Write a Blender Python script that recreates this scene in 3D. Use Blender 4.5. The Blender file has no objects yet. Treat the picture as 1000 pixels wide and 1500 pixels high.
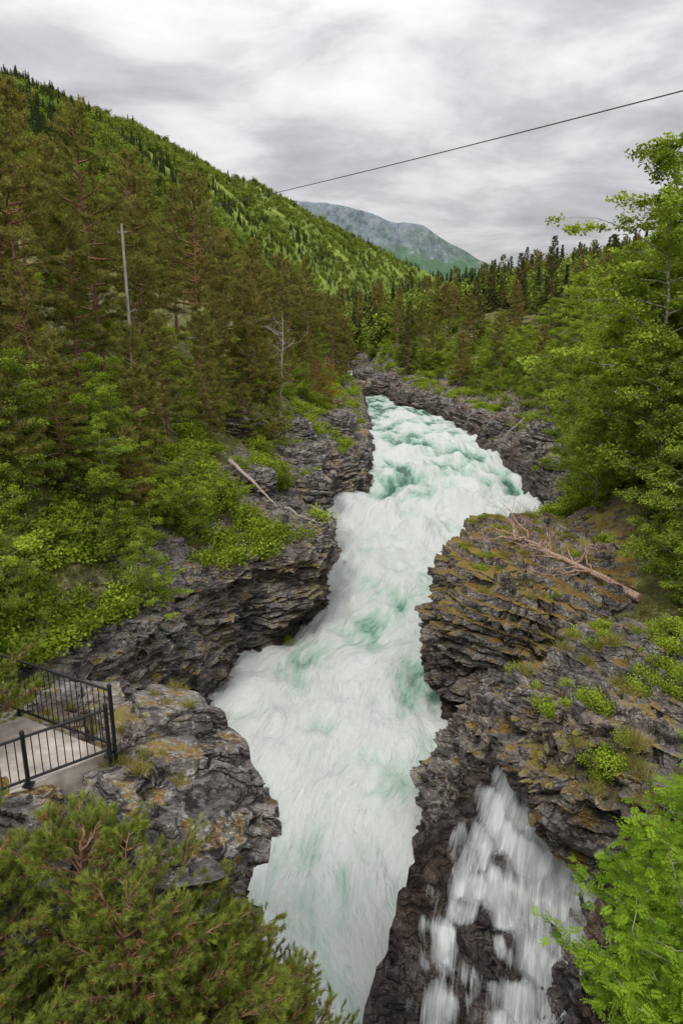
import bpy, math, time
import numpy as np
from mathutils import Vector, Euler
from mathutils.bvhtree import BVHTree
T0=time.time()
scene=bpy.context.scene
rng=np.random.default_rng(7)

# ---------------------------------------------------------------- noise
def _h(ix,iy,iz,s):
    h=(ix*374761393+iy*668265263+iz*1274126177+s*974634777)&0xffffffff
    h=((h^(h>>13))*1274126177)&0xffffffff
    h=((h^(h>>16))*2246822519)&0xffffffff
    h=h^(h>>15)
    return (h&0xffffff)/float(0xffffff)
def vn(x,y,z,s=0):
    x,y,z=np.broadcast_arrays(np.asarray(x,float),np.asarray(y,float),np.asarray(z,float))
    xi=np.floor(x).astype(np.int64);yi=np.floor(y).astype(np.int64);zi=np.floor(z).astype(np.int64)
    fx=x-xi;fy=y-yi;fz=z-zi
    fx=fx*fx*(3-2*fx);fy=fy*fy*(3-2*fy);fz=fz*fz*(3-2*fz)
    r=0
    for a in (0,1):
        wa=fx if a else 1-fx
        for b in (0,1):
            wb=fy if b else 1-fy
            for c in (0,1):
                wc=fz if c else 1-fz
                r=r+wa*wb*wc*_h(xi+a,yi+b,zi+c,s)
    return r
def fbm(x,y,z,o=4,s=0):
    r=0;a=.5;f=1;t=0
    for i in range(o):
        r=r+a*vn(x*f,y*f,z*f,s+i);t+=a;a*=.5;f*=2.03
    return r/t
def hh_(a,b,s): return _h(a.astype(np.int64),b.astype(np.int64),b.astype(np.int64)*0,s)
def layers(zz,th,s):
    q=zz/th+.35*np.sin(zz/th*2.1+s)
    k=np.floor(q);return k,q-k
def strata(x,y,z,s=0):
    zz=z+.22*x-.12*y+1.8*(fbm(x*.12,y*.12,z*.12,2,s+50)-.5)+.22*(fbm(x*.9,y*.9,z*.9,2,s+51)-.5)
    k1,f1=layers(zz,1.3,s);k2,f2=layers(zz+.2,.42,s+1);k3,f3=layers(zz,.17,s+2)
    yy=y+.4*x+.7*(vn(x*.6,y*.6,z*.6,s+60)-.5)
    b=np.floor(yy/3.1+k1*.37);b1=np.floor(yy/1.2+k1*.81);b2=np.floor(yy/.8+k2*.61);b3=np.floor(yy/.4+k3*.61)
    d=.6*(vn(k1*7.1,yy*.28,x*.2,s+1)-.5)+1.0*(hh_(k1,b,s+2)-.5)+.5*(hh_(k1,b1,s+12)-.5)
    d=d+.35*(vn(k2*5.3,yy*.5,x*.4,s+3)-.5)+.62*(hh_(k2,b2,s+4)-.5)
    d=d+.24*(hh_(k3,b3,s+5)-.5)+.12*(vn(k3*3.3,yy*1.1,x*.8,s+5)-.5)
    d=d+.28*(f1-.5)+.16*(f2-.5)-.25*(f1<.07)-.10*(f2<.14)
    d=d+.9*(fbm(x*.2,y*.2,z*.2,3,s+6)-.5)+.12*(fbm(x*3,y*3,z*3,2,s+7)-.5)
    return d
def crack(x,y,z,s):
    wx=x+.9*(fbm(x*.5,y*.5,z*.5,2,s+80)-.5);wy=y+.9*(fbm(x*.5,y*.5,z*.5+9,2,s+81)-.5)
    r1=1-abs(2*vn(wx*.45,wy*.22,z*.5,s+82)-1);r2=1-abs(2*vn(wx*.8+wy*.3,wy*.9-wx*.3,z*.9,s+83)-1)
    return np.clip((r1-.93)/.07,0,1)*.5+np.clip((r2-.93)/.07,0,1)*.22
def plates(x,y,z,th,s,dip=(.22,.10)):
    zf=z+dip[0]*x+dip[1]*y+1.4*(fbm(x*.22,y*.22,0*x,3,s)-.5)
    q=zf/th;k=np.floor(q);fr=q-k
    bx=np.floor((x+.5*y+k*1.7)/1.7);by=np.floor((y-.4*x+k*2.3)/2.1)
    e=.2+.6*_h(bx.astype(np.int64),by.astype(np.int64),k.astype(np.int64),s+3)
    return th*(np.clip((fr-e)*7,0,1)-fr)*.9

# ---------------------------------------------------------------- mesh helpers
class Geo:
    def __init__(s): s.v=[];s.g=[];s.n=0;s.a=[]
    def add(s,V,F,m=0,var=None):
        V=np.asarray(V,float);F=np.asarray(F,np.int64)
        s.v.append(V);s.g.append((F+s.n,m));s.n+=len(V)
        s.a.append(np.full(len(V),.5) if var is None else np.asarray(var,float))
    def tube(s,P,R,k=6,m=0,cap=True):
        P=np.asarray(P,float);n=len(P);R=np.broadcast_to(np.asarray(R,float),(n,))
        T=np.gradient(P,axis=0);T/=np.linalg.norm(T,axis=1)[:,None]+1e-9
        up=np.array([0,0,1.]) if abs(T[:,2]).mean()<.8 else np.array([1.,0,0])
        A=np.cross(T,up);A/=np.linalg.norm(A,axis=1)[:,None]+1e-9
        B=np.cross(T,A)
        th=np.arange(k)*2*np.pi/k
        V=P[:,None]+R[:,None,None]*(np.cos(th)[None,:,None]*A[:,None]+np.sin(th)[None,:,None]*B[:,None])
        V=V.reshape(-1,3)
        i=np.arange(n-1)[:,None]*k;j=np.arange(k)[None];j2=(j+1)%k
        F=np.stack([i+j,i+j2,i+k+j2,i+k+j],-1).reshape(-1,4)
        s.add(V,F,m,np.repeat(rng.random(),len(V)))
        if cap:
            s.g.append((np.array([[s.n-k+q for q in range(k)]]),m))
            s.g.append((np.array([[s.n-len(V)+k-1-q for q in range(k)]]),m))
    def box(s,c,d,m=0,rz=0):
        c=np.array(c);d=np.array(d)/2
        V=np.array([[x,y,z] for z in(-1,1) for y in(-1,1) for x in(-1,1)])*d
        ca,sa=math.cos(rz),math.sin(rz)
        V=np.stack([V[:,0]*ca-V[:,1]*sa,V[:,0]*sa+V[:,1]*ca,V[:,2]],1)+c
        s.add(V,[[0,2,3,1],[4,5,7,6],[0,1,5,4],[2,6,7,3],[0,4,6,2],[1,3,7,5]],m)
    def leaves(s,C,L,W,m=1,updir=None,upw=.6,var=None):
        C=np.asarray(C,float);n=len(C)
        L=np.broadcast_to(L,(n,));W=np.broadcast_to(W,(n,))
        N=rng.normal(size=(n,3));N[:,2]=abs(N[:,2])+upw;N/=np.linalg.norm(N,axis=1)[:,None]
        D=rng.normal(size=(n,3)) if updir is None else updir+rng.normal(size=(n,3))*.6
        A=np.cross(N,D);A/=np.linalg.norm(A,axis=1)[:,None]+1e-9
        B=np.cross(A,N)
        A=A*W[:,None]/2;B=B*L[:,None]/2
        V=np.stack([C-B,C+A-B*.1,C+B,C-A-B*.1],1).reshape(-1,3)
        F=np.arange(n*4).reshape(-1,4)
        vv=rng.random(n) if var is None else np.clip(var+rng.normal(size=n)*.15,0,1)
        s.add(V,F,m,np.repeat(vv,4))
    def needles(s,C,D,L,W,m=1,var=None):
        n=len(C);D=D/(np.linalg.norm(D,axis=1)[:,None]+1e-9)
        A=np.cross(D,rng.normal(size=(n,3)));A/=np.linalg.norm(A,axis=1)[:,None]+1e-9
        L=np.broadcast_to(L,(n,));W=np.broadcast_to(W,(n,))
        V=np.stack([C-A*W[:,None]/2,C+A*W[:,None]/2,C+D*L[:,None]],1).reshape(-1,3)
        vv=rng.random(n) if var is None else var
        s.add(V,np.arange(n*3).reshape(-1,3),m,np.repeat(vv,3))
    def mesh(s,name,mats,smooth=False,uv=None,extra=None):
        V=np.concatenate(s.v);me=bpy.data.meshes.new(name)
        me.vertices.add(len(V));me.vertices.foreach_set('co',V.astype(np.float32).ravel())
        lv=np.concatenate([f.ravel() for f,_ in s.g]);ls=np.concatenate([np.full(len(f),f.shape[1]) for f,_ in s.g])
        mi=np.concatenate([np.full(len(f),m) for f,m in s.g])
        me.loops.add(len(lv));me.loops.foreach_set('vertex_index',lv.astype(np.int32))
        me.polygons.add(len(ls));st=np.concatenate([[0],np.cumsum(ls)[:-1]])
        me.polygons.foreach_set('loop_start',st.astype(np.int32))
        me.polygons.foreach_set('loop_total',ls.astype(np.int32))
        me.polygons.foreach_set('material_index',mi.astype(np.int32))
        me.polygons.foreach_set('use_smooth',np.full(len(ls),smooth))
        at=me.attributes.new('var','FLOAT','POINT');at.data.foreach_set('value',np.concatenate(s.a).astype(np.float32))
        if extra:
            for k,val in extra.items():
                at=me.attributes.new(k,'FLOAT','POINT');at.data.foreach_set('value',val.astype(np.float32))
        if uv is not None:
            u=me.uv_layers.new(name='flow');u.data.foreach_set('uv',uv[lv].astype(np.float32).ravel())
        for m in mats: me.materials.append(m)
        me.update(calc_edges=True);me.validate()
        return me
def obj(name,me,loc=(0,0,0),rz=0,sc=1,parent=None,rot=None):
    o=bpy.data.objects.new(name,me);scene.collection.objects.link(o)
    o.location=loc;o.rotation_euler=rot if rot else (0,0,rz)
    o.scale=(sc,sc,sc) if np.isscalar(sc) else sc
    if parent: o.parent=parent
    return o

# ---------------------------------------------------------------- node helpers
class NT:
    def __init__(s,nt): s.t=nt;nt.nodes.clear()
    def put(s,sock,v):
        if isinstance(v,bpy.types.NodeSocket): s.t.links.new(v,sock)
        elif v is not None:
            if isinstance(v,(tuple,list)) and len(v)==3 and sock.type=='RGBA': v=(*v,1)
            sock.default_value=v
    def node(s,ty,**k):
        n=s.t.nodes.new(ty)
        for a,b in k.items(): setattr(n,a,b)
        return n
    def math(s,op,a,b=None,c=None,clamp=False):
        n=s.node('ShaderNodeMath',operation=op,use_clamp=clamp);s.put(n.inputs[0],a);s.put(n.inputs[1],b)
        if c is not None:s.put(n.inputs[2],c)
        return n.outputs[0]
    def vmul(s,v,sc):
        n=s.node('ShaderNodeVectorMath',operation='MULTIPLY');s.put(n.inputs[0],v);s.put(n.inputs[1],sc);return n.outputs[0]
    def noise(s,v,scale,detail=4,rough=.55,dist=0,col=False):
        n=s.node('ShaderNodeTexNoise');s.put(n.inputs['Vector'],v);n.inputs['Scale'].default_value=scale
        n.inputs['Detail'].default_value=detail;n.inputs['Roughness'].default_value=rough;n.inputs['Distortion'].default_value=dist
        return n.outputs['Color' if col else 'Fac']
    def ramp(s,f,st):
        n=s.node('ShaderNodeValToRGB');s.put(n.inputs[0],f);e=n.color_ramp.elements
        while len(e)<len(st): e.new(.5)
        for i,(p,c) in enumerate(st):
            e[i].position=p;e[i].color=(c,c,c,1) if np.isscalar(c) else (*c,1)
        return n.outputs[0]
    def mix(s,f,a,b,bt='MIX'):
        n=s.node('ShaderNodeMix',data_type='RGBA',blend_type=bt);s.put(n.inputs[0],f);s.put(n.inputs[6],a);s.put(n.inputs[7],b);return n.outputs[2]
    def attr(s,nm): return s.node('ShaderNodeAttribute',attribute_name=nm).outputs['Fac']
    def pos(s): return s.node('ShaderNodeNewGeometry').outputs['Position']
    def bump(s,h,st=.5,d=.1,nrm=None):
        n=s.node('ShaderNodeBump');s.put(n.inputs['Height'],h);n.inputs['Strength'].default_value=st;n.inputs['Distance'].default_value=d
        if nrm:s.put(n.inputs['Normal'],nrm)
        return n.outputs[0]
    def bsdf(s,col,rough=.8,nrm=None,spec=.3):
        n=s.node('ShaderNodeBsdfPrincipled');s.put(n.inputs['Base Color'],col);s.put(n.inputs['Roughness'],rough)
        s.put(n.inputs['Specular IOR Level'],spec)
        if nrm:s.put(n.inputs['Normal'],nrm)
        return n.outputs[0]
    def diff(s,col,nrm=None):
        n=s.node('ShaderNodeBsdfDiffuse');s.put(n.inputs[0],col)
        if nrm:s.put(n.inputs['Normal'],nrm)
        return n.outputs[0]
    def out(s,sh):
        o=s.node('ShaderNodeOutputMaterial');s.t.links.new(sh,o.inputs[0])
def mat(name):
    m=bpy.data.materials.new(name);m.use_nodes=True;return m,NT(m.node_tree)

def leaf_mat(name,dark,lite,alt,altp=.0,transl=.35):
    m,t=mat(name)
    v=t.attr('var');c=t.ramp(v,[(0,dark),(.75,lite),(1,tuple(min(1,x*1.3) for x in lite))])
    oi=t.node('ShaderNodeObjectInfo').outputs['Random']
    c=t.mix(t.math('MULTIPLY',oi,altp),c,t.mix(t.math('ADD',v,.25,clamp=True),(0,0,0),alt))
    d=t.diff(c)
    tr=t.node('ShaderNodeBsdfTranslucent');t.put(tr.inputs[0],t.mix(1,c,(1.2,1.15,.6),'MULTIPLY'))
    ms=t.node('ShaderNodeMixShader');ms.inputs[0].default_value=transl
    t.t.links.new(d,ms.inputs[1]);t.t.links.new(tr.outputs[0],ms.inputs[2]);t.out(ms.outputs[0]);return m
def bark_mat(name,a,b,sc=(8,8,1.5)):
    m,t=mat(name);p=t.vmul(t.node('ShaderNodeTexCoord').outputs['Object'],sc)
    n=t.noise(p,1.5,3,.65);t.out(t.diff(t.ramp(n,[(.35,a),(.65,b)]),t.bump(n,.6,.03)));return m
M_pine=leaf_mat('pine_needles',(.08,.09,.026),(.30,.32,.085),(.38,.29,.10),.6,.3)
M_pineN=leaf_mat('pine_needles_near',(.045,.075,.018),(.29,.355,.07),(.30,.22,.05),.15,.3)
M_spruce=leaf_mat('spruce_needles',(.03,.05,.02),(.10,.14,.045),(.12,.11,.04),.4,.25)
M_birch=leaf_mat('birch_leaves',(.11,.17,.025),(.42,.55,.08),(.27,.36,.06),.8,.4)
M_shrub=leaf_mat('shrub_leaves',(.09,.15,.02),(.41,.53,.06),(.27,.34,.05),.85,.4)
M_rowan=leaf_mat('rowan_leaves',(.05,.12,.010),(.27,.41,.035),(.1,.2,.02),.2,.3)
M_far=leaf_mat('far_leaves',(.17,.25,.045),(.42,.51,.11),(.26,.31,.09),.8,.3)
M_farc=leaf_mat('far_conifer',(.045,.075,.035),(.12,.17,.065),(.12,.15,.055),.5,.2)
M_rust=leaf_mat('dead_needles',(.13,.055,.018),(.33,.15,.05),(.20,.14,.05),.3,.2)
M_grass=leaf_mat('dry_grass',(.16,.14,.04),(.42,.38,.13),(.3,.32,.08),.4,.3)
M_barkp=bark_mat('pine_bark',(.13,.07,.045),(.38,.22,.14))
M_barkd=bark_mat('dead_wood',(.22,.18,.15),(.55,.49,.43))
M_barkr=bark_mat('fallen_bark',(.26,.15,.10),(.56,.42,.33))
M_barkb=bark_mat('birch_bark',(.12,.10,.08),(.45,.42,.38),(3,3,6))

# rock material
def rock_mat(name):
    m,t=mat(name);P=t.pos()
    n1=t.noise(P,1.1,7,.74)
    wv=t.node('ShaderNodeVectorMath',operation='MULTIPLY_ADD');t.put(wv.inputs[0],t.noise(P,1.7,3,.6,0,True));wv.inputs[1].default_value=(.5,.5,.5);t.put(wv.inputs[2],P)
    tilt=t.node('ShaderNodeMapping');tilt.inputs['Rotation'].default_value=(.12,-.22,.3);tilt.inputs['Scale'].default_value=(.55,.55,3.2);t.put(tilt.inputs[0],wv.outputs[0])
    n2=t.noise(tilt.outputs[0],1.7,5,.72,.1)
    vo=t.node('ShaderNodeTexVoronoi',feature='DISTANCE_TO_EDGE');vo.inputs['Scale'].default_value=1.0;t.put(vo.inputs['Vector'],tilt.outputs[0])
    ck=t.ramp(vo.outputs['Distance'],[(.0,0),(.045,1)])
    fine=t.noise(P,10,4,.78)
    big=t.noise(P,.28,3,.6)
    f=t.math('ADD',t.math('MULTIPLY',n1,.40),t.math('MULTIPLY',n2,.38));f=t.math('ADD',f,t.math('MULTIPLY',fine,.22))
    c=t.ramp(f,[(.38,(.024,.021,.020)),(.44,(.105,.094,.088)),(.505,(.235,.218,.205)),(.57,(.42,.395,.37)),(.655,(.68,.655,.62))])
    c=t.mix(t.ramp(big,[(.48,0),(.66,.7)]),c,t.mix(1,c,(1.12,.80,.62),'MULTIPLY'))
    lm=t.math('MULTIPLY',t.ramp(fine,[(.535,0),(.575,1)]),t.ramp(n1,[(.48,0),(.54,1)]))
    c=t.mix(t.math('MULTIPLY',lm,.8),c,(.70,.68,.64))
    ym=t.math('MULTIPLY',t.ramp(fine,[(.42,1),(.46,0)]),t.ramp(n1,[(.50,0),(.56,.6)]))
    c=t.mix(ym,c,(.36,.27,.08))
    c=t.mix(t.ramp(n2,[(.36,.9),(.43,0)]),c,(.012,.011,.010))
    c=t.mix(1,c,t.mix(ck,(.22,.21,.20),(1,1,1)),'MULTIPLY')
    wet=t.attr('wet')
    c=t.mix(wet,c,t.mix(1,c,(.32,.29,.28),'MULTIPLY'))
    nz=t.node('ShaderNodeSeparateXYZ');t.put(nz.inputs[0],t.node('ShaderNodeNewGeometry').outputs['Normal'])
    up=t.math('ADD',nz.outputs[2],t.math('MULTIPLY',t.math('SUBTRACT',n1,.5),1.6))
    mo=t.attr('moss')
    mm=t.math('MULTIPLY',t.ramp(up,[(.50,0),(.80,1)]),t.ramp(t.math('ADD',mo,t.math('MULTIPLY',t.math('SUBTRACT',n1,.5),2.4)),[(.40,0),(.58,1)]))
    mm=t.math('MULTIPLY',mm,t.math('SUBTRACT',1,wet))
    mc=t.ramp(t.math('ADD',t.math('MULTIPLY',big,.45),t.math('MULTIPLY',fine,.55)),[(.38,(.08,.05,.02)),(.45,(.22,.135,.04)),(.51,(.38,.25,.06)),(.57,(.26,.25,.05)),(.65,(.18,.24,.04))])
    c=t.mix(mm,c,mc)
    so=t.attr('soil')
    sc=t.ramp(t.math('ADD',t.math('MULTIPLY',n1,.6),t.math('MULTIPLY',fine,.4)),[(.38,(.045,.045,.016)),(.48,(.14,.14,.035)),(.54,(.22,.22,.06)),(.62,(.50,.47,.39))])
    c=t.mix(t.ramp(t.math('ADD',so,t.math('MULTIPLY',t.math('SUBTRACT',n1,.5),1.6)),[(.45,0),(.6,1)]),c,sc)
    h=t.math('ADD',f,t.math('MULTIPLY',ck,.12))
    b=t.bump(h,1.0,.5)
    r=t.math('SUBTRACT',.85,t.math('MULTIPLY',wet,.52))
    t.out(t.bsdf(c,r,b,.35));return m
M_rock=rock_mat('gorge_rock')

# ---------------------------------------------------------------- water levels and bank tables
ZW=np.array([[-10,-.2],[20,0],[36,.5],[44,.8],[58,1.3],[67,1.9],[76,3.5],[82,4.5],[92,5.0],[110,5.3],[128,5.5],[140,5.7],[188,6.3],[200,7.6],[260,9]])
zw=lambda y:np.interp(y,ZW[:,0],ZW[:,1])
LT=np.array([
[-10,-4,-3.6,10,-6,11.5,-12,13,-30,18,-80,36],
[2,-4,-3.2,11,-5,12.4,-12,14,-30,18,-80,38],
[7,-3.2,-2.6,12.0,-3.6,13.3,-8,13.7,-26,19,-80,40],
[9,-2.8,-2.0,12.4,-3.6,13.5,-8,13.8,-26,19,-80,40],
[11.8,-3.0,-2.2,12.0,-3.8,13.0,-8,13.6,-26,18,-80,40],
[12.8,-4.8,-4.6,11.3,-5.6,12.2,-9,13,-26,18,-80,40],
[14.5,-8.0,-9.2,9.0,-10.4,9.6,-13,12,-27,18,-80,40],
[20,-9.2,-11.2,7.6,-13,9.2,-17,13,-28,18,-80,41],
[27,-8.2,-9.8,6.6,-11.5,8,-15,12.5,-28,19,-80,42],
[34,-6.8,-7.8,6.3,-9.6,8,-14,12,-28,19,-80,42],
[38.5,-5.6,-5.0,6.4,-8,7.6,-13,12,-28,19,-80,42],
[40.5,-2.8,-1.4,6.8,-5.8,7.4,-13,12,-28,19,-80,42],
[45,-1.6,-.4,6.5,-5,8,-12,12.5,-28,19.5,-80,42],
[50,-1.0,-.6,6.2,-5,8.3,-12,13,-28,20,-80,42],
[54,-1.8,-1.8,6.0,-5,8.3,-12,13,-28,20,-80,42],
[66,-1.2,-1.9,6.4,-5,9.0,-12,14,-28,20,-80,42],
[72,2.6,1.3,6.8,-3,9.7,-10,14.5,-28,21,-80,42],
[80,3.8,3.0,7.1,-1,10.2,-9,14.8,-28,21,-80,42],
[100,4.5,3.6,7.6,0,10.4,-8,14.8,-28,21,-80,42],
[140,5,3.8,7.8,0,10.4,-8,14,-28,22,-80,42],
[185,4,2.5,8.5,-3,10.5,-12,13.5,-30,23,-80,42],
[200,1,-1,9.5,-6,11.5,-15,14,-34,23,-80,42],
[240,-16,-18,11,-24,13,-32,16,-48,24,-82,42],
[340,-60,-62,14,-66,16,-70,18,-76,26,-86,42]],float)
RT=np.array([
[-10,5,5.2,10,6.5,11.5,12,13,40,20,170,52],
[3,4.6,5.0,9.5,6.3,11,12,13,40,20,170,52],
[8,4.4,5.0,7.5,6.6,9.5,11,12,40,20,170,52],
[11.5,4.1,5.2,3.8,7.0,6.2,10,9.5,40,20,170,52],
[14,3.8,5.0,-.2,8.0,2.2,11,9.5,40,20,170,52],
[17,3.3,4.6,-.2,8,2.8,11,9.5,40,20,170,52],
[20,3.2,4.4,.6,8,3.4,11,9.0,40,20,170,52],
[22.5,2.9,4.2,2.6,6.4,5.0,12,8,40,20,170,52],
[25.5,3.5,5.4,4.2,7.2,5.2,13,7.2,40,19,170,52],
[27.2,4.4,6.8,2.0,9.0,2.8,13,4.8,40,19,170,52],
[29.3,5.2,7.4,1.6,9.4,2.2,13,4.4,40,19,170,52],
[30.2,5.6,7.4,4.0,9.8,5.3,14,7.0,40,19,170,52],
[36,6.6,8.4,5.0,11.5,6.2,16.5,8.2,40,19,170,52],
[42,8.4,10.2,5.8,13.5,6.8,18.5,8.8,42,20,170,52],
[47,10.4,12,6.2,15.5,7.0,20,9,44,21,170,52],
[50,14,15,4.8,17.5,7,22,9.5,45,22,170,52],
[56,18,19,4.0,22,6,27,10,50,24,170,52],
[67,20.8,22,4.6,25,7,30,11,56,25,170,52],
[80,20.8,22.6,6.2,27,8,33,12,60,25,170,52],
[92,18.4,20.6,7.0,26,9,33,13,60,24,170,52],
[110,18,20,7.5,25,9.5,32,13,60,23,170,52],
[127,15,17.5,8.0,24,10,32,13,60,22,170,52],
[139,10.4,13.5,8.4,20,10.5,30,13.5,60,22,170,52],
[160,8.6,11.5,9.4,17,11.5,28,15,60,24,170,52],
[190,7.5,10,10,15,13,26,18,60,27,170,52],
[204,5,8,11,12,15,24,20,60,28,170,52],
[245,-10,-7,13,0,17,14,21,55,29,170,52],
[345,-50,-45,17,-35,21,-10,23,45,31,170,54]],float)
def ctrl(T,y): return np.stack([np.interp(y,T[:,0],T[:,i]) for i in range(1,T.shape[1])],-1)
def ground(T,side,x,y):
    x=np.atleast_1d(x).astype(float);y=np.atleast_1d(y).astype(float);c=ctrl(T,y)
    xs=np.stack([c[:,0],c[:,1],c[:,3],c[:,5],c[:,7],c[:,9]],1)*side
    zs=np.stack([zw(y),c[:,2],c[:,4],c[:,6],c[:,8],c[:,10]],1)
    return np.array([np.interp(a*side,np.maximum.accumulate(p),q) for a,p,q in zip(x,xs,zs)])
gL=lambda x,y:ground(LT,-1,x,y)
gR=lambda x,y:ground(RT,1,x,y)

def bank(name,T,side,Ys,seed):
    nY=len(Ys);c=ctrl(T,Ys);W=zw(Ys)
    X=[c[:,0]-side*2.0,c[:,0],c[:,1],c[:,3],c[:,5],c[:,7],c[:,9]]
    Z=[W-3.5,W,c[:,2],c[:,4],c[:,6],c[:,8],c[:,10]]
    ns=[10,130,64,44,36,26];cx=[];cz=[];q=[]
    for i,n in enumerate(ns):
        tt=np.linspace(0,1,n,endpoint=(i==len(ns)-1))
        for t in tt: cx.append(X[i]*(1-t)+X[i+1]*t);cz.append(Z[i]*(1-t)+Z[i+1]*t);q.append(i+t)
    q=np.array(q)[:,None]
    x=np.array(cx);z=np.array(cz);y=np.broadcast_to(Ys,x.shape).copy()
    wall=np.interp(q,[0,1,2,2.3,3,4],[.6,1,1,.75,.35,0])*np.ones_like(x)
    hgt=np.clip((Z[2]-W)/4.5,.35,1.1)[None]
    d=strata(x,y,z,seed)-crack(x,y,z,seed)
    x=x-side*(d-.2)*wall*hgt*1.1
    y=y+wall*hgt*.7*(strata(x+31,y+17,z,seed+9))
    topw=np.interp(q,[0,1.85,2.1,3,4,6],[0,0,.7,1,1,1.6])*np.ones_like(x)
    zt=fbm(x*.22,y*.22,0*x,4,seed+20)-.5
    zz=z+topw*(zt*2.2*np.interp(q,[2,4,6],[.5,.8,1.8]))
    tw=np.interp(q,[1.7,2.05,3,3.6],[0,1,.8,0])*np.ones_like(x)
    zz=zz+tw*(plates(x,y,zz,.6,seed+33)-.6*crack(x,y,0*x,seed+2))
    z=zz+topw*.18*(fbm(x*1.8,y*1.8,z*0,3,seed+30)-.5)
    V=np.stack([x,y,z],-1).reshape(-1,3)
    nq=len(q);i=np.arange(nq-1)[:,None]*nY;j=np.arange(nY-1)[None]
    a=i+j;F=np.stack([a,a+1,a+nY+1,a+nY],-1).reshape(-1,4)
    if side<0: F=F[:,::-1]
    g=Geo();g.add(V,F)
    wet=np.clip(1.0-(z-W[None]-.3)/1.5-(fbm(x*.5,y*.5,z*.5,3,seed+40)-.5)*2.0,0,1)
    soil=np.interp(q,[0,2.3,3,3.4,6],[0,0,.35,.8,1])*np.ones_like(x)+(fbm(x*.25,y*.25,z*.1,3,seed+44)-.5)*.6
    moss=.34*np.ones_like(x)
    if side>0:
        k=np.exp(-((y-38)/8)**4);soil=soil-.7*k*(q<4);moss=moss+.25*k*np.interp(q,[1.8,2.3],[0,1])
    else: soil=soil-.8*(y<14)*(q<4)-.30*np.exp(-((y-52)/14)**2)*(q<3.5)
    me=g.mesh(name,[M_rock],False,extra={'wet':wet.ravel(),'soil':soil.ravel(),'moss':moss.ravel()})
    return obj(name,me)
Ys=np.concatenate([np.linspace(-10,6,50,endpoint=False),6*np.exp(np.arange(0,math.log(340/6),.005))])
bank('left_riverbank',LT,-1,Ys,11)
bank('right_riverbank',RT,1,Ys,77)

# ---------------------------------------------------------------- big rocks
def boulder(name,loc,dim,rot,seed,n=70,ex=3.2,amp=1.,wetz=None,moss=.3,pl=.5,topmoss=None):
    u=np.linspace(-1,1,n);A,B=np.meshgrid(u,u,indexing='ij');g=Geo()
    R=np.array(Euler(rot).to_matrix());NN=[]
    for ax in range(3):
        for sg in (-1,1):
            P=np.zeros((n,n,3));P[...,ax]=sg;P[...,(ax+1)%3]=A;P[...,(ax+2)%3]=B
            p=P.reshape(-1,3);r=(abs(p)**ex).sum(1)**(1/ex);p=p/r[:,None]
            w=(p*np.array(dim))@R.T+np.array(loc)
            nn=p@R.T;nn/=np.linalg.norm(nn,axis=1)[:,None]
            x,y,z=w.T
            d=strata(x,y,z,seed)*amp
            hz=nn.copy();hz[:,2]*=.35
            ck=crack(x,y,z,seed)*amp
            w=w+hz*d[:,None]-nn*ck[:,None]
            tp=np.clip(nn[:,2]*1.6,0,1);NN.append(tp)
            w[:,2]+=tp*(.9*amp*(fbm(x*.45,y*.45,0*x,4,seed)-.5)+.14*(fbm(x*2.4,y*2.4,0*x,3,seed+2)-.5))
            w[:,2]+=tp*plates(w[:,0],w[:,1],w[:,2],pl,seed+33)
            i=np.arange(n-1)[:,None]*n;j=np.arange(n-1)[None];a=i+j
            F=np.stack([a,a+n,a+n+1,a+1],-1).reshape(-1,4)
            if sg<0:F=F[:,::-1]
            g.add(w,F)
    V=np.concatenate(g.v);NN=np.concatenate(NN)
    wet=np.clip(1-(V[:,2]-(wetz if wetz is not None else -99)-.2)/1.5-(fbm(V[:,0]*.6,V[:,1]*.6,V[:,2]*.6,3,5)-.5)*1.5,0,1) if wetz is not None else np.zeros(len(V))
    ms=np.full(len(V),float(moss))
    if topmoss: ms=moss+(topmoss-moss)*np.clip(NN*1.5-.3,0,1)
    o=obj(name,g.mesh(name,[M_rock],False,extra={'wet':wet,'soil':np.zeros(len(V)),'moss':ms}))
    F=np.concatenate([f for f,_ in g.g]);return BVHTree.FromPolygons(V.tolist(),F.tolist()) if n>150 else None
BV1=boulder('rock_outcrop',(10.4,18.6,7.7),(4.9,3.9,2.3),(.12,-.22,-.1),3,170,3.6,1.1,None,.44)
boulder('rock_outcrop',(6.0,24.0,3.1),(2.4,2.5,2.9),(.2,.3,.3),5,130,2.8,1.2,.9,.3)
boulder('rock_outcrop',(7.9,12.9,3.4),(1.7,1.6,2.6),(.1,.2,.3),8,80,3,.7,4.6,.3)
BV3=boulder('rock_outcrop',(11.6,38.2,3.6),(5.0,8.4,3.9),(.02,-.05,-.30),14,210,6.0,1.25,1.4,.22,.5,.78)
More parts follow.
